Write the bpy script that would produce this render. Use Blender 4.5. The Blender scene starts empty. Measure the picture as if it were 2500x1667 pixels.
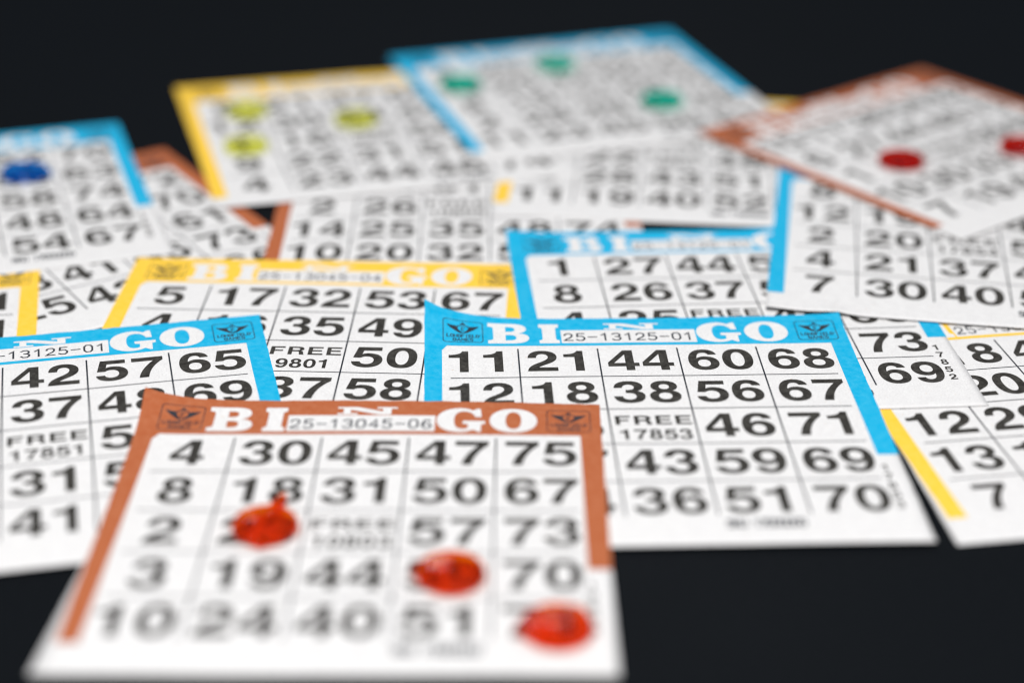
import bpy, bmesh, math, random
from mathutils import Matrix, Vector, noise
from mathutils.geometry import tessellate_polygon

random.seed(7)
SC = bpy.context.scene
COL = SC.collection
W = 0.1016                      # width of one bingo card, metres
Y0 = 4.25                       # card widths from the lens foot to the scene origin

# ------------------------------------------------------------------ camera
FPX, PITCH, ROLL, HC = 4708.40, math.radians(26.3189), math.radians(-0.40233), 2.02501
cam_d = bpy.data.cameras.new('camera'); cam = bpy.data.objects.new('camera', cam_d); COL.objects.link(cam)
rt = Vector((1, 0, 0)); fw = Vector((0, math.cos(PITCH), -math.sin(PITCH))); up = Vector((0, math.sin(PITCH), math.cos(PITCH)))
cx = rt * math.cos(ROLL) - up * math.sin(ROLL); cy = rt * math.sin(ROLL) + up * math.cos(ROLL)
m = Matrix((cx, cy, -fw)).transposed().to_4x4()
m.translation = Vector((0, -Y0 * W, HC * W))
cam.matrix_world = m
cam_d.sensor_width = 36.0
cam_d.lens = FPX / 2500 * 36.0
cam_d.clip_start = 0.01; cam_d.clip_end = 50
cam_d.dof.use_dof = True
cam_d.dof.focus_distance = 4.43 * W
cam_d.dof.aperture_fstop = 4.2
cam_d.dof.aperture_blades = 0
SC.camera = cam

# ------------------------------------------------------------------ world, lamps, exposure
wd = bpy.data.worlds.new('World'); SC.world = wd; wd.use_nodes = True
bg = wd.node_tree.nodes['Background']
bg.inputs[0].default_value = (0.62, 0.78, 1.0, 1); bg.inputs[1].default_value = 0.10

def area_lamp(name, loc, target, size, energy, color):
    d = bpy.data.lights.new(name, 'AREA'); d.shape = 'DISK'; d.size = size; d.energy = energy; d.color = color
    o = bpy.data.objects.new(name, d); COL.objects.link(o); o.location = loc
    o.rotation_euler = (Vector(target) - Vector(loc)).to_track_quat('-Z', 'Y').to_euler()
    return o
area_lamp('key_lamp', (-0.06, -0.60, 1.12), (0, 0.02, 0), 0.22, 20.3, (1.0, 0.985, 0.972))
area_lamp('back_lamp', (0.05, 0.75, 0.80), (0, 0.02, 0), 0.12, 1.1, (0.95, 0.975, 1.0))

SC.view_settings.view_transform = 'Standard'; SC.view_settings.look = 'None'
SC.view_settings.exposure = 0.0; SC.view_settings.gamma = 1.0; SC.view_settings.use_curve_mapping = False
SC.render.engine = 'CYCLES'
SC.cycles.use_denoising = True
SC.cycles.denoising_input_passes = 'RGB_ALBEDO_NORMAL'
SC.cycles.denoising_prefilter = 'ACCURATE'
SC.cycles.use_adaptive_sampling = False
SC.cycles.sample_clamp_direct = 12.0
SC.cycles.sample_clamp_indirect = 4.0
SC.cycles.max_bounces = 10
SC.cycles.transmission_bounces = 8
SC.cycles.transparent_max_bounces = 16
SC.cycles.filter_width = 1.25

# ------------------------------------------------------------------ materials
class NT:
    def __init__(self, name):
        self.m = bpy.data.materials.new(name); self.m.use_nodes = True
        self.t = self.m.node_tree; self.b = self.t.nodes['Principled BSDF']
        self.tc = self.t.nodes.new('ShaderNodeTexCoord')
    def n(self, kind, **kw):
        x = self.t.nodes.new(kind)
        for k, v in kw.items():
            if k in x.inputs: x.inputs[k].default_value = v
            else: setattr(x, k, v)
        return x
    def l(self, a, b): self.t.links.new(a, b)
    def noise(self, scale, detail=3.0, rough=0.6):
        x = self.n('ShaderNodeTexNoise'); x.inputs['Scale'].default_value = scale
        x.inputs['Detail'].default_value = detail; x.inputs['Roughness'].default_value = rough
        self.l(self.tc.outputs['Object'], x.inputs['Vector']); return x
    def ramp(self, src, stops):
        r = self.n('ShaderNodeValToRGB'); e = r.color_ramp.elements
        while len(e) < len(stops): e.new(0.5)
        for q, (p, c) in zip(e, stops): q.position = p; q.color = (*c, 1)
        self.l(src, r.inputs[0]); return r
    def mix(self, fac, a, b, blend='MIX'):
        x = self.n('ShaderNodeMix', data_type='RGBA', blend_type=blend)
        for s, v in ((x.inputs[0], fac), (x.inputs[6], a), (x.inputs[7], b)):
            if hasattr(v, 'links') or hasattr(v, 'is_output'): self.l(v, s)
            elif isinstance(v, tuple): s.default_value = (*v, 1)
            else: s.default_value = v
        return x.outputs[2]
    def bump(self, src, strength, dist):
        x = self.n('ShaderNodeBump'); x.inputs['Strength'].default_value = strength; x.inputs['Distance'].default_value = dist
        self.l(src, x.inputs['Height']); self.l(x.outputs[0], self.b.inputs['Normal'])

def paper_material(name, base):
    k = NT(name)
    f = k.noise(2600, 5, 0.7); g = k.noise(420, 4, 0.6); s = k.noise(1500, 2, 0.5)
    c = k.ramp(f.outputs[0], [(0.30, tuple(v * .76 for v in base)), (0.60, base)])
    spots = k.ramp(s.outputs[0], [(0.70, (0, 0, 0)), (0.74, (1, 1, 1))])
    c2 = k.mix(spots.outputs[0], c.outputs[0], (base[0] * .80, base[1] * .68, base[2] * .55))
    big = k.ramp(g.outputs[0], [(0.3, (.93, .925, .93)), (0.7, (1, 1, 1))])
    k.l(k.mix(1.0, c2, big.outputs[0], 'MULTIPLY'), k.b.inputs['Base Color'])
    k.b.inputs['Roughness'].default_value = 0.85; k.b.inputs['Specular IOR Level'].default_value = 0.15
    k.bump(g.outputs[0], 0.35, 0.0002)
    return k.m

def ink_material(name, base, pale, amount=0.55):
    k = NT(name)
    f = k.noise(3300, 3, 0.65); g = k.noise(520, 4, 0.7)
    a = k.ramp(f.outputs[0], [(0.48, (0, 0, 0)), (0.72, (1, 1, 1))])
    b = k.ramp(g.outputs[0], [(0.38, (.12, .12, .12)), (0.66, (1, 1, 1))])
    fac = k.mix(1.0, a.outputs[0], b.outputs[0], 'MULTIPLY')
    mul = k.mix(1.0, fac, (amount,) * 3, 'MULTIPLY')
    soft = k.ramp(g.outputs[0], [(0.36, base), (0.70, tuple(x * .72 + y * .28 for x, y in zip(base, pale)))])
    k.l(k.mix(mul, soft.outputs[0], pale), k.b.inputs['Base Color'])
    k.b.inputs['Roughness'].default_value = 0.75; k.b.inputs['Specular IOR Level'].default_value = 0.08
    k.bump(g.outputs[0], 0.3, 0.0002)
    return k.m

M_PAPER = paper_material('newsprint_paper', (0.83, 0.822, 0.815))
M_BORDER = {
    'blue': ink_material('blue_ink', (0.002, 0.385, 0.66), (0.12, 0.58, 0.80), 0.45),
    'yellow': ink_material('yellow_ink', (0.90, 0.56, 0.045), (0.95, 0.70, 0.22), 0.3),
    'brown': ink_material('brown_ink', (0.41, 0.110, 0.042), (0.55, 0.23, 0.12), 0.6)}
M_INK = ink_material('black_ink', (0.024, 0.022, 0.020), (0.15, 0.145, 0.13), 0.6)
M_FINE = ink_material('fine_dark_ink', (0.025, 0.03, 0.04), (0.10, 0.10, 0.11), 0.3)

def table_material():
    k = NT('black_table_top')
    f = k.noise(900, 4, 0.6); g = k.noise(14, 3, 0.5)
    c = k.ramp(f.outputs[0], [(0.35, (0.0034, 0.0044, 0.0058)), (0.7, (0.0068, 0.0080, 0.0098))])
    k.l(c.outputs[0], k.b.inputs['Base Color'])
    r = k.ramp(g.outputs[0], [(0.3, (.50, .50, .50)), (0.7, (.60, .60, .60))])
    k.l(r.outputs[0], k.b.inputs['Roughness'])
    k.b.inputs['Specular IOR Level'].default_value = 0.05
    k.bump(f.outputs[0], 0.10, 0.0001)
    return k.m

def plastic_material(name, tint, body, cloud=(.15, .45), streak=.55):
    """clear tinted plastic: light passes straight through its two faces, part of it scatters inside, the skin is glossy"""
    k = NT(name); N = k.n
    k.t.nodes.remove(k.b)
    clear = N('ShaderNodeBsdfTransparent'); clear.inputs[0].default_value = (*tint, 1)
    dif = N('ShaderNodeBsdfDiffuse'); dif.inputs[0].default_value = (*body, 1)
    trl = N('ShaderNodeBsdfTranslucent'); trl.inputs[0].default_value = (*body, 1)
    a = N('ShaderNodeMixShader'); a.inputs[0].default_value = 0.4
    k.l(dif.outputs[0], a.inputs[1]); k.l(trl.outputs[0], a.inputs[2])
    nz = k.noise(330, 3, 0.55); nz.inputs['Distortion'].default_value = 1.6
    r = k.ramp(nz.outputs[0], [(0.36, (cloud[0],) * 3), (0.66, (cloud[1],) * 3)])
    b = N('ShaderNodeMixShader'); k.l(r.outputs[0], b.inputs[0]); k.l(clear.outputs[0], b.inputs[1]); k.l(a.outputs[0], b.inputs[2])
    gl = N('ShaderNodeBsdfGlossy'); gl.inputs['Roughness'].default_value = 0.07
    fr = N('ShaderNodeFresnel'); fr.inputs[0].default_value = 1.30
    geo = N('ShaderNodeNewGeometry')
    inv = N('ShaderNodeMath', operation='SUBTRACT'); inv.inputs[0].default_value = 1.0; k.l(geo.outputs['Backfacing'], inv.inputs[1])
    mul = N('ShaderNodeMath', operation='MULTIPLY'); k.l(fr.outputs[0], mul.inputs[0]); k.l(inv.outputs[0], mul.inputs[1])
    sw = k.noise(210, 2, 0.5); sw.inputs['Distortion'].default_value = 2.2
    sr = k.ramp(sw.outputs[0], [(0.38, tuple(v * streak for v in body)), (0.58, body)])
    k.l(sr.outputs[0], dif.inputs[0]); k.l(sr.outputs[0], trl.inputs[0])
    tr = k.ramp(sw.outputs[0], [(0.36, tuple(v * .94 for v in tint)), (0.60, tint)])
    k.l(tr.outputs[0], clear.inputs[0])
    bp = N('ShaderNodeBump'); bp.inputs['Strength'].default_value = .25; bp.inputs['Distance'].default_value = .0003
    k.l(nz.outputs[0], bp.inputs['Height'])
    for sh in (gl, dif): k.l(bp.outputs[0], sh.inputs['Normal'])
    c = N('ShaderNodeMixShader'); k.l(mul.outputs[0], c.inputs[0]); k.l(b.outputs[0], c.inputs[1]); k.l(gl.outputs[0], c.inputs[2])
    k.l(c.outputs[0], k.t.nodes['Material Output'].inputs[0])
    return k.m
M_CHIP = {
    'red': plastic_material('clear_red_plastic', (1.0, .49, .03), (1.0, .070, .0), (.14, .42), .50),
    'red_dimmed': plastic_material('clear_red_plastic_dimmed', (.94, .26, .08), (.66, .010, .003), (.3, .6), .8),  # same red plastic; dimming along the grazing light path is put into its colour
    'green': plastic_material('clear_green_plastic', (.24, .93, .85), (.0, .66, .46), (.2, .45), .75),
    'yellow': plastic_material('clear_yellow_plastic', (.98, .985, .60), (.80, .82, .08), (.02, .18), .85),
    'blue': plastic_material('clear_blue_plastic', (.20, .68, .97), (.0, .20, .75), (.2, .5), .4)}

# ------------------------------------------------------------------ tags
def tag(o, label=None, cat=None, group=None, kind=None):
    if label: o['label'] = label
    if cat: o['category'] = cat
    if group: o['group'] = group
    if kind: o['kind'] = kind
    return o

# ------------------------------------------------------------------ the table
bm = bmesh.new()
bmesh.ops.create_cube(bm, size=1.0, matrix=Matrix.Translation((0, 0.55, -0.015)) @ Matrix.Diagonal((2.8, 2.6, 0.03, 1)))
bmesh.ops.bevel(bm, geom=bm.edges[:], offset=0.003, segments=2, affect='EDGES')
me = bpy.data.meshes.new('table'); bm.to_mesh(me); bm.free(); me.materials.append(table_material())
table = bpy.data.objects.new('table', me); COL.objects.link(table)
tag(table, 'matt black table top under the scattered bingo cards', 'table', kind='structure')

# ------------------------------------------------------------------ lettering: outlines as bezier paths
def path(s, step=7):
    """'M x y L x y C x1 y1 x2 y2 x y ...' -> list of points"""
    tok = s.split(); pts = []; i = 0
    while i < len(tok):
        c = tok[i]; i += 1
        if c in 'ML':
            pts.append((float(tok[i]), float(tok[i + 1]))); i += 2
        elif c == 'C':
            a = [float(v) for v in tok[i:i + 6]]; i += 6
            p0 = pts[-1]
            for k in range(1, step + 1):
                t = k / step; u = 1 - t
                pts.append((u**3 * p0[0] + 3*u*u*t*a[0] + 3*u*t*t*a[2] + t**3 * a[4],
                            u**3 * p0[1] + 3*u*u*t*a[1] + 3*u*t*t*a[3] + t**3 * a[5]))
    if math.dist(pts[0], pts[-1]) < 1e-6: pts.pop()
    return pts
def ell(cx, cy, rx, ry, n=32, e=2.25):
    out = []
    for k in range(n):
        t = 2 * math.pi * k / n; c, s = math.cos(t), math.sin(t)
        out.append((cx + rx * math.copysign(abs(c) ** (2 / e), c), cy + ry * math.copysign(abs(s) ** (2 / e), s)))
    return out
SIX = path('M 503 525 L 366 525 C 358 572 330 598 285 598 C 215 598 178 530 174 400 C 205 440 250 463 305 463 C 435 463 523 370 523 228 C 523 80 425 -16 283 -16 C 120 -16 33 105 33 330 C 33 570 130 714 290 714 C 410 714 490 640 503 525')
SIX_IN = ell(281, 226, 101, 126, 26)
GLYPH = {
 '0': [ell(277, 349, 246, 365, 44, 2.3), ell(277, 349, 106, 250, 36, 2.2)],
 '1': [path('M 380 0 L 380 709 L 281 709 C 268 630 185 585 62 585 L 62 488 L 238 488 L 238 0')],
 '2': [path('M 513 126 L 513 0 L 28 0 C 32 110 75 190 190 275 C 290 348 364 405 364 485 C 364 552 327 596 271 596 C 207 596 176 552 175 462 L 37 462 C 38 620 130 714 275 714 C 420 714 508 622 508 490 C 508 388 460 320 360 250 C 292 202 232 166 210 126')],
 '3': [path('M 173 487 L 41 487 C 46 632 140 714 276 714 C 412 714 500 642 500 525 C 500 455 465 405 405 377 C 475 350 520 295 520 210 C 520 65 420 -16 275 -16 C 125 -16 33 62 27 207 L 165 207 C 170 140 212 98 275 98 C 337 98 378 140 378 205 C 378 280 330 313 250 313 L 222 313 L 222 415 L 250 415 C 320 415 359 445 359 503 C 359 560 326 597 274 597 C 215 597 178 555 173 487')],
 '4': [path('M 528 142 L 528 258 L 446 258 L 446 709 L 288 709 L 26 278 L 26 142 L 308 142 L 308 0 L 446 0 L 446 142'), path('M 308 258 L 308 560 L 122 258')],
 '5': [path('M 492 698 L 492 574 L 204 574 L 185 446 C 215 470 250 482 292 482 C 432 482 527 387 527 242 C 527 85 420 -16 270 -16 C 125 -16 33 60 26 188 L 166 188 C 174 130 213 99 267 99 C 340 99 385 150 385 233 C 385 315 340 367 268 367 C 225 367 195 352 172 320 L 45 325 L 102 698')],
 '6': [SIX, SIX_IN],
 '7': [path('M 528 586 L 528 698 L 34 698 L 34 572 L 376 572 C 240 400 155 190 138 0 L 286 0 C 308 260 400 445 528 586')],
 '8': [path('M 277 714 C 405 714 488 635 488 527 C 488 462 455 410 400 380 C 475 350 523 292 523 205 C 523 65 425 -16 277 -16 C 130 -16 32 65 32 205 C 32 292 80 350 155 380 C 100 410 67 462 67 527 C 67 635 150 714 277 714'),
       ell(277, 515, 80, 82, 24), ell(277, 207, 103, 108, 26)],
 '9': [[(556 - x, 698 - y) for x, y in SIX], [(556 - x, 698 - y) for x, y in SIX_IN]],
 'F': [path('M 70 0 L 215 0 L 215 295 L 500 295 L 500 412 L 215 412 L 215 592 L 560 592 L 560 714 L 70 714')],
 'R': [path('M 70 0 L 215 0 L 215 280 L 370 280 C 430 280 450 250 452 190 C 453 120 450 60 480 0 L 640 0 L 640 24 C 606 40 600 90 597 190 C 594 285 560 320 500 345 C 570 375 610 430 610 510 C 610 630 530 714 400 714 L 70 714'), path('M 215 400 L 215 592 L 370 592 C 435 592 465 560 465 497 C 465 430 435 400 370 400')],
 'E': [path('M 70 0 L 580 0 L 580 122 L 215 122 L 215 310 L 540 310 L 540 428 L 215 428 L 215 592 L 570 592 L 570 714 L 70 714')],
}
ADV = {c: 556 for c in '0123456789'}; ADV.update(F=610, R=690, E=640)
SLAB = {
 'B': [path('M 0 0 L .60 0 C .88 0 1 .13 1 .28 C 1 .42 .9 .5 .74 .53 C .87 .56 .94 .64 .94 .75 C .94 .91 .82 1 .58 1 L 0 1 L 0 .84 C .09 .83 .13 .81 .13 .75 L .13 .25 C .13 .19 .09 .17 0 .16'),
       path('M .43 .84 L .53 .84 C .62 .84 .66 .79 .66 .72 C .66 .64 .61 .6 .53 .6 L .43 .6'), path('M .43 .44 L .54 .44 C .65 .44 .69 .38 .69 .30 C .69 .21 .64 .16 .54 .16 L .43 .16')],
 'I': [path('M 0 0 L 1 0 L 1 .16 C .88 .17 .83 .19 .83 .26 L .83 .74 C .83 .81 .88 .83 1 .84 L 1 1 L 0 1 L 0 .84 C .12 .83 .17 .81 .17 .74 L .17 .26 C .17 .19 .12 .17 0 .16')],
 'N': [path('M 0 1 L .34 1 L .76 .42 L .76 .80 L .66 .80 L .66 1 L 1 1 L 1 .8 L .9 .8 L .9 0 L .70 0 L .22 .66 L .22 .2 L .34 .2 L .34 0 L 0 0 L 0 .2 L .1 .2 L .1 .8 L 0 .8')],
 'G': [path('M .86 0 L .76 .09 C .66 .01 .58 -.02 .48 -.02 C .18 -.02 0 .2 0 .5 C 0 .8 .2 1.02 .5 1.02 C .6 1.02 .68 .98 .74 .92 L .83 1 L .90 1 L .93 .64 L .80 .64 C .76 .79 .68 .88 .57 .88 C .42 .88 .36 .75 .36 .5 C .36 .24 .42 .12 .54 .12 C .60 .12 .64 .14 .65 .18 L .65 .33 L .54 .35 L .54 .47 L 1 .47 L 1 .35 L .92 .33 L .92 0')],
 'O': [ell(.5, .5, .5, .52, 44, 2.1), ell(.5, .5, .165, .375, 32, 2.3)],
}
STROKE = {   # monoline letters on a 0-1 box
 '0': [[(.25, 0), (.75, 0), (1, .22), (1, .78), (.75, 1), (.25, 1), (0, .78), (0, .22), (.25, 0)]],
 '1': [[(.15, .78), (.6, 1), (.6, 0)]],
 '2': [[(0, .75), (.1, .93), (.35, 1), (.7, 1), (.95, .85), (.95, .62), (.75, .42), (.25, .2), (0, 0), (1, 0)]],
 '3': [[(0, .9), (.3, 1), (.7, 1), (.95, .85), (.95, .66), (.7, .53), (.4, .53)], [(.7, .53), (1, .38), (1, .18), (.75, 0), (.25, 0), (0, .14)]],
 '4': [[(.75, 0), (.75, 1), (0, .3), (1, .3)]],
 '5': [[(.92, 1), (.12, 1), (.08, .56), (.4, .62), (.75, .6), (1, .42), (1, .2), (.75, 0), (.25, 0), (0, .12)]],
 '6': [[(.9, .92), (.6, 1), (.3, .95), (0, .6), (0, .22), (.25, 0), (.75, 0), (1, .2), (1, .38), (.75, .56), (.3, .56), (0, .38)]],
 '7': [[(0, 1), (1, 1), (.4, 0)]],
 '8': [[(.5, .54), (.15, .64), (.08, .82), (.3, 1), (.7, 1), (.92, .82), (.85, .64), (.5, .54), (.1, .4), (0, .2), (.25, 0), (.75, 0), (1, .2), (.9, .4), (.5, .54)]],
 '9': [[(.1, .08), (.4, 0), (.7, .05), (1, .4), (1, .78), (.75, 1), (.25, 1), (0, .8), (0, .62), (.25, .44), (.7, .44), (1, .62)]],
 '-': [[(0, .5), (1, .5)]],
 'L': [[(0, 1), (0, 0), (.9, 0)]], 'O': [[(.2, 0), (.8, 0), (1, .18), (1, .82), (.8, 1), (.2, 1), (0, .82), (0, .18), (.2, 0)]],
 'N': [[(0, 0), (0, 1), (1, 0), (1, 1)]], 'F': [[(0, 0), (0, 1), (.9, 1)], [(0, .52), (.8, .52)]],
 'G': [[(1, .8), (.8, 1), (.2, 1), (0, .82), (0, .18), (.2, 0), (.8, 0), (1, .18), (1, .48), (.55, .48)]],
 'I': [[(.5, 0), (.5, 1)]], 'E': [[(.95, 1), (0, 1), (0, 0), (.95, 0)], [(0, .52), (.8, .52)]],
 'D': [[(0, 0), (0, 1), (.65, 1), (1, .75), (1, .25), (.65, 0), (0, 0)]], 'A': [[(0, 0), (.5, 1), (1, 0)], [(.2, .32), (.8, .32)]],
 'M': [[(0, 0), (0, 1), (.5, .35), (1, 1), (1, 0)]], 'S': [[(.95, .85), (.7, 1), (.25, 1), (0, .82), (.1, .6), (.9, .42), (1, .2), (.75, 0), (.25, 0), (0, .15)]],
 'K': [[(0, 0), (0, 1)], [(1, 1), (0, .45)], [(.3, .62), (1, 0)]], 'U': [[(0, 1), (0, .2), (.2, 0), (.8, 0), (1, .2), (1, 1)]],
 'T': [[(0, 1), (1, 1)], [(.5, 1), (.5, 0)]], 'Y': [[(0, 1), (.5, .5), (1, 1)], [(.5, .5), (.5, 0)]], ':': [[(.5, .2), (.5, .3)], [(.5, .7), (.5, .8)]],
}
def stroke_loops(ch, ox, oy, w, h, th):
    """monoline character as outline loops (one closed ribbon per stroke)"""
    loops = []
    for st in STROKE.get(ch, []):
        pts = [Vector((ox + x * w, oy + y * h)) for x, y in st]
        closed = (pts[0] - pts[-1]).length < 1e-9
        if closed: pts = pts[:-1]
        n = len(pts); Lp, Rp = [], []
        for i in range(n):
            a = pts[i - 1] if (i > 0 or closed) else None; b = pts[(i + 1) % n] if (i < n - 1 or closed) else None
            d1 = (pts[i] - a).normalized() if a is not None else (b - pts[i]).normalized()
            d2 = (b - pts[i]).normalized() if b is not None else d1
            t = (d1 + d2); t = t.normalized() if t.length > 1e-6 else d1
            nn = Vector((-t.y, t.x)); k = th / 2 / max(.45, nn.dot(Vector((-d1.y, d1.x))))
            e = Vector((0, 0))
            if a is None: e = -d2 * th / 2
            if b is None: e = d1 * th / 2
            Lp.append(pts[i] + e + nn * k); Rp.append(pts[i] + e - nn * k)
        if closed:
            for i in range(n):
                j = (i + 1) % n; loops.append([[tuple(Lp[i]), tuple(Lp[j]), tuple(Rp[j]), tuple(Rp[i])]])
        else:
            for i in range(n - 1): loops.append([[tuple(Lp[i]), tuple(Lp[i + 1]), tuple(Rp[i + 1]), tuple(Rp[i])]])
    return loops

# shapes are lists of polygons; a polygon is [outer loop, hole, hole ...] in card coordinates (u right, v down)
def place(loops, u, vbase, su, sv):
    return [[(u + x * su, vbase - y * sv) for x, y in lp] for lp in loops]
def text_bold(s, ucentre, vbase, cap, squeeze=1.0, gap=0):
    k = cap / 709; adv = [(ADV[c] + gap) * k * squeeze for c in s]
    u = ucentre - sum(adv) / 2; out = []
    for c, a in zip(s, adv):
        out.append(place(GLYPH[c], u + gap / 2 * k * squeeze, vbase, k * squeeze, k)); u += a
    return out
def text_line(s, u, vbase, w, h, adv, th):
    out = []
    for i, c in enumerate(s):
        for poly in stroke_loops(c, u + i * adv, 0, w, h, th):
            out.append([[(x, vbase - y) for x, y in lp] for lp in poly])
    return out
def rect(u0, v0, u1, v1): return [[(u0, v0), (u1, v0), (u1, v1), (u0, v1)]]
def rrect(u0, v0, u1, v1, r, n=5):
    out = []
    for (cx_, cy_, a0) in ((u1 - r, v0 + r, -90), (u1 - r, v1 - r, 0), (u0 + r, v1 - r, 90), (u0 + r, v0 + r, 180)):
        for i in range(n + 1):
            a = math.radians(a0 + 90 * i / n); out.append((cx_ + r * math.cos(a), cy_ + r * math.sin(a)))
    return out
def emblem_shapes(u0, v0):
    s = 0.0955; out = []
    P = lambda pts: [[(u0 + x * s, v0 + y * s) for x, y in pts]]
    out.append([rrect(u0, v0, u0 + s, v0 + s, s * .10), rrect(u0 + s * .022, v0 + s * .022, u0 + s * .978, v0 + s * .978, s * .085)])
    out.append(P([(.10, .20), (.22, .235), (.335, .245), (.335, .30), (.36, .38), (.42, .47), (.48, .54), (.47, .57), (.40, .535), (.36, .51), (.34, .475), (.30, .455), (.28, .42), (.235, .395), (.22, .36), (.175, .335), (.165, .295), (.125, .27)]))
    out.append(P([(1 - x, y) for x, y in [(.10, .20), (.22, .235), (.335, .245), (.335, .30), (.36, .38), (.42, .47), (.48, .54), (.47, .57), (.40, .535), (.36, .51), (.34, .475), (.30, .455), (.28, .42), (.235, .395), (.22, .36), (.175, .335), (.165, .295), (.125, .27)]]))
    heart = [(.5, .255), (.44, .215), (.38, .215), (.345, .25), (.335, .31), (.36, .40), (.42, .49), (.5, .575), (.58, .49), (.64, .40), (.665, .31), (.655, .25), (.62, .215), (.56, .215)]
    inner = [(.5 + (x - .5) * .80, .385 + (y - .385) * .80) for x, y in heart]
    out.append([P(heart)[0], P(inner)[0]])
    out.append(P([(.42, .12), (.46, .145), (.5, .06), (.54, .145), (.58, .12), (.55, .195), (.45, .195)]))
    for poly in stroke_loops('E', .465, 0, .07, .14, .022): out.append(P([(x, .45 - y) for x, y in poly[0]]))
    for txt, base, h, wd, adv, x0 in (('LONGFIELD', .745, .125, .062, .0905, .105), ('GAMES', .925, .125, .072, .1045, .255)):
        for i, c in enumerate(txt):
            for poly in stroke_loops(c, x0 + i * adv, 0, wd, h, .026): out.append(P([(x, base - y) for x, y in poly[0]]))
    out.append(P(ell(.925, .63, .018, .018, 8, 2)))
    return out

# ------------------------------------------------------------------ card sheets
H = 1.018; NU = 64; NV = 64
BL, BR, FT, LE, RE, C0, CW, R0, RH, VB = .0405, .9544, .1440, .9223, .6747, .0317, .1856, .1455, .157, .908
PRIOR = []                      # height fields already laid down

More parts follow.
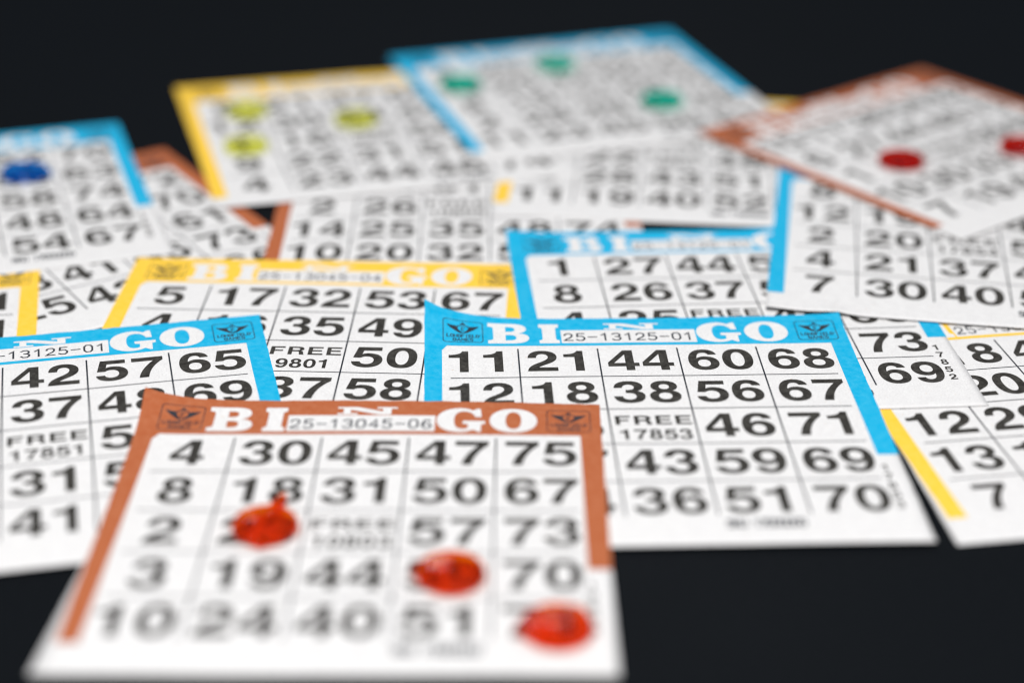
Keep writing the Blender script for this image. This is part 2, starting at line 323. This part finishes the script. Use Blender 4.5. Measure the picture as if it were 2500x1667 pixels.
class Sheet:
    def __init__(self, key, pose, curl=None, wave=.0016, flare=0.0, trim=0.0):
        self.x, self.y, th, self.z, self.tu, self.tv = pose[:6]; self.k = pose[6] if len(pose) > 6 else 1.0; self.th = math.radians(th)
        self.c, self.s = math.cos(self.th), math.sin(self.th)
        rnd = random.Random(key); o = Vector((rnd.random() * 50, rnd.random() * 50, 0))
        self.jit = {}; n1 = NU + 1
        zz = [[0.0] * n1 for _ in range(NV + 1)]; self.uv = [[None] * n1 for _ in range(NV + 1)]
        for j in range(NV + 1):
            for i in range(n1):
                u, v = i / NU, j / NV * H
                ju = jv = 0.0
                if j == 0:      # torn along a perforation
                    jv = .0030 * noise.noise(Vector((u * 26, 0, 0)) + o) + .0028 * noise.noise(Vector((u * 70, 9, 0)) + o)
                if i in (0, NU): ju = .0012 * noise.noise(Vector((v * 30, i, 5)) + o)
                vt = v if v < .95 else .95 + (v - .95) * (H - trim - .95) / (H - .95)
                self.uv[j][i] = (u + ju, vt + jv)
                z = self.z + self.tu * (u - .5) + self.tv * (.5 - v)
                z += wave * noise.noise(Vector((u * 2.3, v * 2.3, 0)) + o) + wave * .4 * noise.noise(Vector((u * 6, v * 6, 3)) + o)
                if curl: z += curl(u, v)
                zz[j][i] = max(z, .0008)
        own = zz; x0, y0 = self.x, self.y
        for _pass in range(2):  # lie on whatever is already there
            base = [[0.0] * n1 for _ in range(NV + 1)]
            for j in range(NV + 1):
                for i in range(n1):
                    X, Y = self.world(*self.uv[j][i]); b = .0008
                    for p in PRIOR:
                        h = p.height(X, Y)
                        if h is not None: b = max(b, h + .0014)
                    base[j][i] = b
            # the lift over what lies beneath, widened and softened: paper does not fold sharply over an edge
            lift = [[max(max(0.0, base[jj][ii] - own[jj][ii]) for jj in range(max(0, j - 1), min(NV, j + 1) + 1) for ii in range(max(0, i - 1), min(NU, i + 1) + 1)) for i in range(n1)] for j in range(NV + 1)]
            for _ in range(10):
                nz = [r[:] for r in lift]
                for j in range(NV + 1):
                    for i in range(n1):
                        jj = (max(0, j - 1), min(NV, j + 1)); ii = (max(0, i - 1), min(NU, i + 1))
                        nz[j][i] = max(base[j][i] - own[j][i], .5 * lift[j][i] + .125 * (lift[jj[0]][i] + lift[jj[1]][i] + lift[j][ii[0]] + lift[j][ii[1]]))
                lift = nz
            zz = [[own[j][i] + lift[j][i] for i in range(n1)] for j in range(NV + 1)]
            dz = sum(map(sum, lift)) / (n1 * (NV + 1)); k = dz / (HC - self.z)
            if _pass == 0: self.x, self.y = x0 * (1 - k), y0 * (1 - k)
        self.zz = zz; self.flare = flare
        PRIOR.append(self)
    def world(self, u, v):
        a, b = (u - .5) * self.k, (.5 - v) * self.k
        return self.x + a * self.c - b * self.s, self.y + a * self.s + b * self.c
    def inv(self, X, Y):
        dx, dy = X - self.x, Y - self.y
        return (dx * self.c + dy * self.s) / self.k + .5, .5 - (-dx * self.s + dy * self.c) / self.k
    def height(self, X, Y, pad=.012):
        u, v = self.inv(X, Y)
        if u < -pad or u > 1 + pad or v < -pad or v > H + pad: return None
        return self.lookup(self.zz, min(max(u, 0), 1), min(max(v, 0), H))
    def lookup(self, g, u, v):
        a = u * NU; b = v / H * NV; i = min(int(a), NU - 1); j = min(int(b), NV - 1); a -= i; b -= j
        g00, g10, g01, g11 = g[j][i], g[j][i + 1], g[j + 1][i], g[j + 1][i + 1]
        if a >= b: return g00 + (g10 - g00) * a + (g11 - g10) * b
        return g00 + (g01 - g00) * b + (g11 - g01) * a
    def point(self, u, v, off=0.0):
        """card coordinates -> local metres of the card's Empty"""
        uc, vc = min(max(u, 0), 1), min(max(v, 0), H)
        a = uc * NU; b = vc / H * NV; i = min(int(a), NU - 1); j = min(int(b), NV - 1); a -= i; b -= j
        q = [self.uv[j][i], self.uv[j][i + 1], self.uv[j + 1][i], self.uv[j + 1][i + 1]]
        uu = (q[0][0] * (1 - a) + q[1][0] * a) * (1 - b) + (q[2][0] * (1 - a) + q[3][0] * a) * b
        vv = (q[0][1] * (1 - a) + q[1][1] * a) * (1 - b) + (q[2][1] * (1 - a) + q[3][1] * a) * b
        return Vector(((uu - .5) * W * self.k, (.5 - vv) * W * self.k, (self.lookup(self.zz, uc, vc) - self.zz[NV // 2][NU // 2]) * W + off))
    def empty(self, name):
        e = bpy.data.objects.new(name, None); COL.objects.link(e); e.empty_display_size = .02
        e.location = (self.x * W, (self.y - Y0) * W, self.zz[NV // 2][NU // 2] * W); e.rotation_euler = (0, 0, self.th)
        return e
    def paper(self, parent):
        bm = bmesh.new(); T = .00011; top, bot = [], []
        for j in range(NV + 1):
            rt_, rb_ = [], []
            for i in range(NU + 1):
                p = self.point(i / NU, j / NV * H)
                if i == 0 and self.flare:
                    v = j / NV; p.x -= W * self.flare * max(0, (v - .60) / .40) ** 1.0
                rt_.append(bm.verts.new(p)); rb_.append(bm.verts.new(p - Vector((0, 0, T))))
            top.append(rt_); bot.append(rb_)
        F = bm.faces.new
        for j in range(NV):
            for i in range(NU):
                a, b, c, d = top[j][i], top[j][i + 1], top[j + 1][i + 1], top[j + 1][i]
                F((a, c, b)); F((a, d, c))
                a, b, c, d = bot[j][i], bot[j][i + 1], bot[j + 1][i + 1], bot[j + 1][i]
                F((a, b, c)); F((a, c, d))
        for j in range(NV):
            F((top[j][0], bot[j][0], bot[j + 1][0], top[j + 1][0])); F((top[j][NU], top[j + 1][NU], bot[j + 1][NU], bot[j][NU]))
        for i in range(NU):
            F((top[0][i], top[0][i + 1], bot[0][i + 1], bot[0][i])); F((top[NV][i], bot[NV][i], bot[NV][i + 1], top[NV][i + 1]))
        return finish('paper', bm, [M_PAPER], parent, smooth=True)
    def printed(self, name, shapes, mats, parent, off):
        """flat shapes cut along the sheet's own grid and laid on it; shapes = [(polygons, material index, extra lift)]"""
        bm = bmesh.new(); lay = {}
        for polys, mi, lift in shapes:
            b2 = bmesh.new()
            for poly in polys:
                loops = [[Vector((x, y, 0)) for x, y in lp] for lp in poly]
                flat = [p for lp in loops for p in lp]
                vs = [b2.verts.new(p) for p in flat]
                for t in tessellate_polygon(loops):
                    try: b2.faces.new([vs[k] for k in t])
                    except ValueError: pass
            us = [v.co.x for v in b2.verts]; vv = [v.co.y for v in b2.verts]
            dg = [v.co.x * NU - v.co.y * NV / H for v in b2.verts]
            for ax, lo, hi, n, tot in ((0, min(us), max(us), NU, 1.0), (1, min(vv), max(vv), NV, H)):
                for k in range(max(1, math.ceil(lo / tot * n + 1e-6)), min(n - 1, math.floor(hi / tot * n - 1e-6)) + 1):
                    co = [0, 0, 0]; no = [0, 0, 0]; co[ax] = k / n * tot; no[ax] = 1
                    bmesh.ops.bisect_plane(b2, geom=b2.verts[:] + b2.edges[:] + b2.faces[:], dist=1e-7, plane_co=co, plane_no=no)
            no = Vector((NU, -NV / H, 0))
            for k in range(math.ceil(min(dg) + 1e-6), math.floor(max(dg) - 1e-6) + 1):
                bmesh.ops.bisect_plane(b2, geom=b2.verts[:] + b2.edges[:] + b2.faces[:], dist=1e-7, plane_co=(k / NU, 0, 0), plane_no=no.normalized())
            mp = {}
            for v in b2.verts: mp[v] = bm.verts.new(self.point(v.co.x, v.co.y, off + lift))
            for f in b2.faces:
                try: g = bm.faces.new([mp[v] for v in f.verts])
                except ValueError: continue
                g.material_index = mi
            b2.free()
        bm.normal_update()
        for f in bm.faces:
            if f.normal.z < 0: f.normal_flip()
        return finish(name, bm, mats, parent)

def finish(name, bm, mats, parent, smooth=False):
    me = bpy.data.meshes.new(name)
    if smooth:
        for f in bm.faces: f.smooth = True
    bm.to_mesh(me); bm.free()
    for x in mats: me.materials.append(x)
    o = bpy.data.objects.new(name, me); COL.objects.link(o)
    if parent: o.parent = parent
    return o

INK, TOP = .00006, .000035
def bingo_card(key, colour, pose, label, serial, free, rows, curl=None, flare=0.0, wave=.0016, trim=0.0):
    sh = Sheet(key, pose, curl, wave, flare, trim)
    e = tag(sh.empty('bingo_card'), label, 'bingo card', 'bingo cards strewn over the table')
    sh.paper(e)
    c = .022
    border = [[(0, 0), (1, 0), (1, RE), (BR, RE), (BR, FT), (BL + c * .55, FT), (BL, FT + c), (BL, LE), (0, LE)]]
    b = sh.printed('border', [([border], 0, 0)], [M_BORDER[colour]], e, TOP)
    for ch, (u0, u1, v0, v1) in (('B', (.149, .246, .0315, .1315)), ('I', (.270, .3175, .0315, .1315)), ('N', (.4265, .557, .0285, .0605)), ('G', (.644, .749, .0315, .1315)), ('O', (.759, .862, .0315, .1315))):
        sh.printed('letter', [([place(SLAB[ch], u0, v1, u1 - u0, v1 - v0)], 0, 0)], [M_PAPER], b, INK)
    sh.printed('serial_strip', [([rect(.322, .0635, .641, .1310)], 0, 0), (text_line(serial, .3300, .1175, .0180, .035, .0284, .0046), 1, .00003)], [M_PAPER, M_FINE], b, INK)
    for u0 in (.0425, .8825): sh.printed('emblem', [(emblem_shapes(u0, .032), 0, 0)], [M_FINE], b, INK)
    lines = []
    for k in range(1, 5):
        lines.append((  [rect(C0 + CW * k - .0019, .160, C0 + CW * k + .0019, VB)], 0, 0))
        lines.append((  [rect(.060, R0 + RH * k - .0015, .942, R0 + RH * k + .0015)], 0, .000014))
    sh.printed('grid_lines', lines, [M_FINE], e, INK)
    for r in range(5):
        for q in range(5):
            n = rows[r][q]
            if n is None: continue
            vb = R0 + RH * (r + 1) - .0295; uc = C0 + CW * (q + .5) + .002
            if n == 'F':
                sh.printed('free_space', [(text_bold('FREE', uc, R0 + RH * 2 + .0725, .040, 1.20), 0, 0), (text_bold(free, uc, R0 + RH * 2 + .138, .044, .92, 10), 0, 0)], [M_INK], e, INK)
            else:
                sh.printed('number', [(text_bold(str(n), uc, vb, .1015), 0, 0)], [M_INK], e, INK)
    side = []
    for i, ch in enumerate(free): side += text_bold(ch, .9595, .742 + .0372 * (i + (5 - len(free)) * .5), .026, .95)
    sh.printed('edge_number', [(side, 0, 0)], [M_INK], e, INK)
    sh.printed('footer_text', [(text_line('SKU 17000000', .602, .954, .0105, .026, .0131, .0046), 0, 0)], [M_FINE], e, INK)
    return sh

def g_(v, s=.08): return math.exp(-(max(v, 0) / s) ** 1.2)
def curl_C(u, v): return .058 * math.exp(-u / .085) * g_(v) + .011 * math.exp(-(1 - u) / .15) * g_(v)
def curl_A(u, v): return .042 * math.exp(-u / .085) * g_(v) + .010 * math.sin(math.pi * min(max(u, 0), 1)) * g_(v, .12)
def curl_G(u, v): return .016 * math.exp(-u / .09) * g_(v)
def curl_E(u, v): return .010 * math.exp(-u / .1) * math.exp(-(H - v) / .1)

POSE = {                        # x, y, turn, height, slopes, scale: card widths and degrees
 'T': (-1.1801, 4.6504, 33.095, 0.0030, 0.0010, -0.0003, 1.0213),
 'P': (1.2955, 3.7972, 9.500, 0.0030, -0.0001, -0.0003, 0.9898),
 'S': (-0.1515, 4.9505, 0.737, 0.0050, -0.0000, -0.0011, 0.9923),
 'V': (-1.6045, 3.9328, 11.263, 0.0050, -0.0001, -0.0002, 1.0006),
 'D': (-0.4777, 4.0340, -1.635, 0.0070, -0.0011, 0.0000, 1.0053),
 'F': (-1.5259, 4.9189, 18.646, 0.0070, -0.0005, 0.0012, 1.0149),
 'W': (0.4777, 5.3217, -4.859, 0.0080, 0.0002, -0.0004, 0.9977),
 'G': (0.5197, 4.2591, 4.371, 0.0060, 0.0006, -0.0004, 1.0042),
 'L': (-0.9904, 3.6052, 12.953, 0.0100, -0.0009, -0.0004, 1.0087),
 'Y': (-0.4395, 5.5075, 15.179, 0.0110, -0.0015, -0.0001, 1.0471),
 'C': (0.3104, 3.7021, 2.226, 0.0110, 0.0009, -0.0024, 1.0029),
 'E': (1.2004, 4.6971, -8.818, 0.0120, -0.0005, -0.0012, 1.0156),
 'N': (0.2213, 5.8777, 18.434, 0.0140, -0.0010, 0.0006, 1.0108),
 'R': (1.2569, 5.3948, 38.128, 0.0200, 0.0012, 0.0006, 1.0030),
 'A': (-0.3076, 3.2551, -0.177, 0.0170, 0.0072, -0.0141)}
F_ = 'F'
CARDS = [
 ('T', 'brown', 'brown-bordered card whose far right corner pokes out behind the blue card with 54 67', '25-13045-06', '10806',
  [[6, 21, 33, 50, 72], [13, 19, 39, 57, 70], [1, 29, F_, 54, 61], [10, 18, 41, 46, 73], [3, 25, 42, 59, 66]], {}),
 ('P', 'yellow', 'yellow-bordered card at the right edge with 12, 13 and 7 down its first column', '25-13045-04', '9802',
  [[9, 18, 44, 51, 70], [3, 20, 38, 47, 62], [12, 29, F_, 60, 75], [13, 17, 35, 54, 66], [7, 24, 41, 49, 68]], dict(flare=.018)),
 ('S', 'brown', 'brown-bordered card showing 14 25 35 above the top of a yellow card', '25-13045-06', '10805',
  [[5, 19, 40, 51, 63], [9, 28, 31, 60, 71], [2, 26, F_, 56, 69], [14, 25, 35, 48, 74], [10, 20, 32, 53, 67]], {}),
 ('V', 'yellow', 'yellow-bordered card cut off by the left edge, only its right border showing', '25-13045-04', '9804',
  [[8, 16, 36, 52, 61], [11, 27, 45, 49, 71], [4, 20, F_, 58, 64], [15, 30, 38, 46, 75], [7, 22, 31, 55, 69]], {}),
 ('D', 'yellow', 'yellow-bordered card in the middle with top row 5 17 32 53 67', '25-13045-04', '9801',
  [[5, 17, 32, 53, 67], [4, 16, 35, 49, 61], [13, 22, F_, 50, 74], [2, 20, 37, 58, 66], [9, 29, 41, 47, 70]], {}),
 ('F', 'blue', 'blue-bordered card with a dark blue chip on it and 54 67 in its bottom row', '25-13125-01', '17855',
  [[7, 16, 33, 52, 70], [2, 24, 45, 56, 63], [15, 29, F_, 58, 74], [9, 21, 40, 48, 64], [1, 18, 36, 54, 67]], {}),
 ('W', 'yellow', 'yellow-bordered card, nearly all white paper in view, with bottom row 11 19 40 52', '25-13045-04', '9803',
  [[8, 30, 33, 46, 61], [3, 24, 45, 57, 75], [5, 22, F_, 48, 70], [2, 28, 43, 51, 66], [11, 19, 40, 52, 69]], {}),
 ('G', 'blue', 'blue-bordered card with top row starting 1 27 44, tucked behind the curled blue card', '25-13125-01', '17852',
  [[1, 27, 44, 53, 62], [8, 26, 37, 58, 70], [4, 25, F_, 49, 66], [6, 19, 33, 46, 73], [12, 21, 40, 55, 69]], dict(curl=curl_G)),
 ('L', 'blue', 'blue-bordered card at front left with 42 57 65 along its top row', '25-13125-01', '17851',
  [[3, 19, 42, 57, 65], [9, 22, 37, 48, 69], [14, 28, F_, 53, 72], [6, 17, 31, 59, 61], [11, 25, 41, 55, 70]], {}),
 ('Y', 'yellow', 'yellow-bordered card at back left with three pale yellow chips on it', '25-13045-04', '9806',
  [[6, 21, 37, 55, 62], [12, 30, 34, 49, 70], [1, 16, F_, 58, 66], [9, 22, 31, 51, 73], [4, 23, 44, 46, 74]], dict(trim=.03)),
 ('C', 'blue', 'blue-bordered card with curled corner right of centre, top row 11 21 44 60 68', '25-13125-01', '17853',
  [[11, 21, 44, 60, 68], [12, 18, 38, 56, 67], [5, 26, F_, 46, 71], [7, 27, 43, 59, 69], [3, 24, 36, 51, 70]], dict(curl=curl_C)),
 ('E', 'blue', 'blue-bordered card at right with 4 21 37 above 7 30 40', '25-13125-01', '17854',
  [[8, 22, 41, 52, 64], [12, 19, 34, 48, 75], [2, 20, F_, 57, 61], [4, 21, 37, 46, 72], [7, 30, 40, 50, 66]], dict(curl=curl_E)),
 ('N', 'blue', 'blue-bordered card farthest back with three green chips on it', '25-13125-01', '17856',
  [[4, 25, 31, 53, 72], [13, 20, 42, 60, 63], [8, 16, F_, 48, 75], [2, 28, 39, 57, 68], [11, 23, 45, 50, 61]], {}),
 ('R', 'brown', 'brown-bordered card turned cornerwise at back right with two red chips on it', '25-13045-06', '10804',
  [[15, 17, 38, 54, 62], [6, 27, 44, 46, 73], [1, 22, F_, 59, 68], [10, 30, 33, 51, 65], [7, 19, 41, 48, 70]], {}),
 ('A', 'brown', 'frontmost brown-bordered card with three bright red chips on it', '25-13045-06', '10803',
  [[4, 30, 45, 47, 75], [8, 18, 31, 50, 67], [2, 23, F_, 57, 73], [3, 19, 44, 59, 70], [10, 24, 40, 51, 71]], dict(curl=curl_A, flare=.026)),
]
SHEETS = {}
for key, colour, label, serial, free, rows, kw in CARDS:
    SHEETS[key] = bingo_card(key, colour, POSE[key], label, serial, free, rows, **kw)

# ------------------------------------------------------------------ chips
def chip(colour, card, u, v, label, r=.0655, tabs=(), seed=1, group=None):
    sh = SHEETS[card]; rnd = random.Random(seed); o = Vector((rnd.random() * 40, rnd.random() * 40, 0))
    X, Y = sh.world(u, v); R = r * W; n = 96
    z = max(sh.height(X + r * .9 * math.cos(a), Y + r * .9 * math.sin(a)) or 0 for a in [k * .524 for k in range(12)])
    z = max(z, sh.height(X, Y)) * W + .00018
    prof = [(0.0, .00125), (.25, .00125), (.46, .00130), (.52, .00140), (.70, .00145), (.785, .00150), (.79, .00151), (.855, .00192), (.86, .00194), (.915, .00194), (.92, .00193), (.985, .00144), (1.0, .00130), (1.0, .00070), (.97, .00022), (.90, 0.0), (.5, 0.0), (0.0, 0.0)]
    bm = bmesh.new(); rings = []
    for (q, h) in prof:
        h *= 1.2
        if q == 0.0: rings.append([bm.verts.new((0, 0, h))]); continue
        ring = []
        for k in range(n):
            a = 2 * math.pi * k / n
            rr = 1 + .018 * noise.noise(Vector((math.cos(a) * 1.5, math.sin(a) * 1.5, 0)) + o)
            ext = 0.0
            for (ta, tw, tl) in tabs:
                d = (a - math.radians(ta) + math.pi) % (2 * math.pi) - math.pi
                ext += tl * max(0, 1 - abs(d) / math.radians(tw)) ** .85
            f = max(0, (q - .55) / .45)
            rad = R * (q * rr + ext * f)
            hh = h if ext * f < .02 else h * (1 - .45 * min(1, ext * f / .3))
            ring.append(bm.verts.new((rad * math.cos(a), rad * math.sin(a), hh)))
        rings.append(ring)
    for A, B in zip(rings, rings[1:]):
        for k in range(n):
            k2 = (k + 1) % n
            if len(A) == 1: bm.faces.new((A[0], B[k], B[k2]))
            elif len(B) == 1: bm.faces.new((A[k], B[0], A[k2]))
            else: bm.faces.new((A[k], B[k], B[k2], A[k2]))
    bmesh.ops.recalc_face_normals(bm, faces=bm.faces[:])
    ob = finish('bingo_chip', bm, [M_CHIP[colour]], None, smooth=True)
    for p in ob.data.polygons:  # the two chamfers of the rim stay crisp
        if .12 < p.normal.z < .93: p.use_smooth = False
    ob.location = (X * W, (Y - Y0) * W, z)
    tag(ob, label, 'bingo chip', group)
    return ob
# angles: 0 = right, 90 = away from the camera
chip('red', 'A', .328, .540, 'bright red chip below the 18 of the front card, with a thin plastic tail', tabs=((80, 13, 1.15), (268, 14, .12)), seed=3, group='red bingo chips')
chip('red', 'A', .697, .708, 'bright red chip between the 57 and 51 of the front card', tabs=((170, 20, .20),), seed=5, group='red bingo chips')
chip('red', 'A', .894, .887, 'bright red chip nearest the camera, below the 70 of the front card', tabs=((186, 22, .17), (50, 16, .20), (140, 16, .10)), seed=8, group='red bingo chips')
chip('red_dimmed', 'R', .288, .548, 'red chip on the cornerwise brown card, wholly in view', tabs=((10, 16, .1),), seed=12, group='red bingo chips')
chip('red_dimmed', 'R', .657, .687, 'red chip on the cornerwise brown card, cut by the right edge of the photo', tabs=((200, 16, .08),), seed=14, group='red bingo chips')
chip('blue', 'F', .690, .362, 'dark blue chip lying on the far left blue card', tabs=((5, 22, .18), (60, 14, .08)), seed=17)
chip('yellow', 'Y', .180, .278, 'farther of two pale yellow chips in line near the back yellow card\'s left border', seed=21, group='yellow bingo chips')
chip('yellow', 'Y', .137, .572, 'nearer of two pale yellow chips in line near the back yellow card\'s left border', seed=22, group='yellow bingo chips')
chip('yellow', 'Y', .477, .430, 'pale yellow chip in the middle of the back yellow card', seed=23, group='yellow bingo chips')
chip('green', 'N', .137, .362, 'green chip near the left border of the farthest blue card', seed=31, group='green bingo chips')
chip('green', 'N', .492, .258, 'green chip near the top edge of the farthest blue card', seed=32, group='green bingo chips')
chip('green', 'N', .690, .696, 'green chip on the farthest blue card, closest to the cornerwise brown card', seed=33, group='green bingo chips')
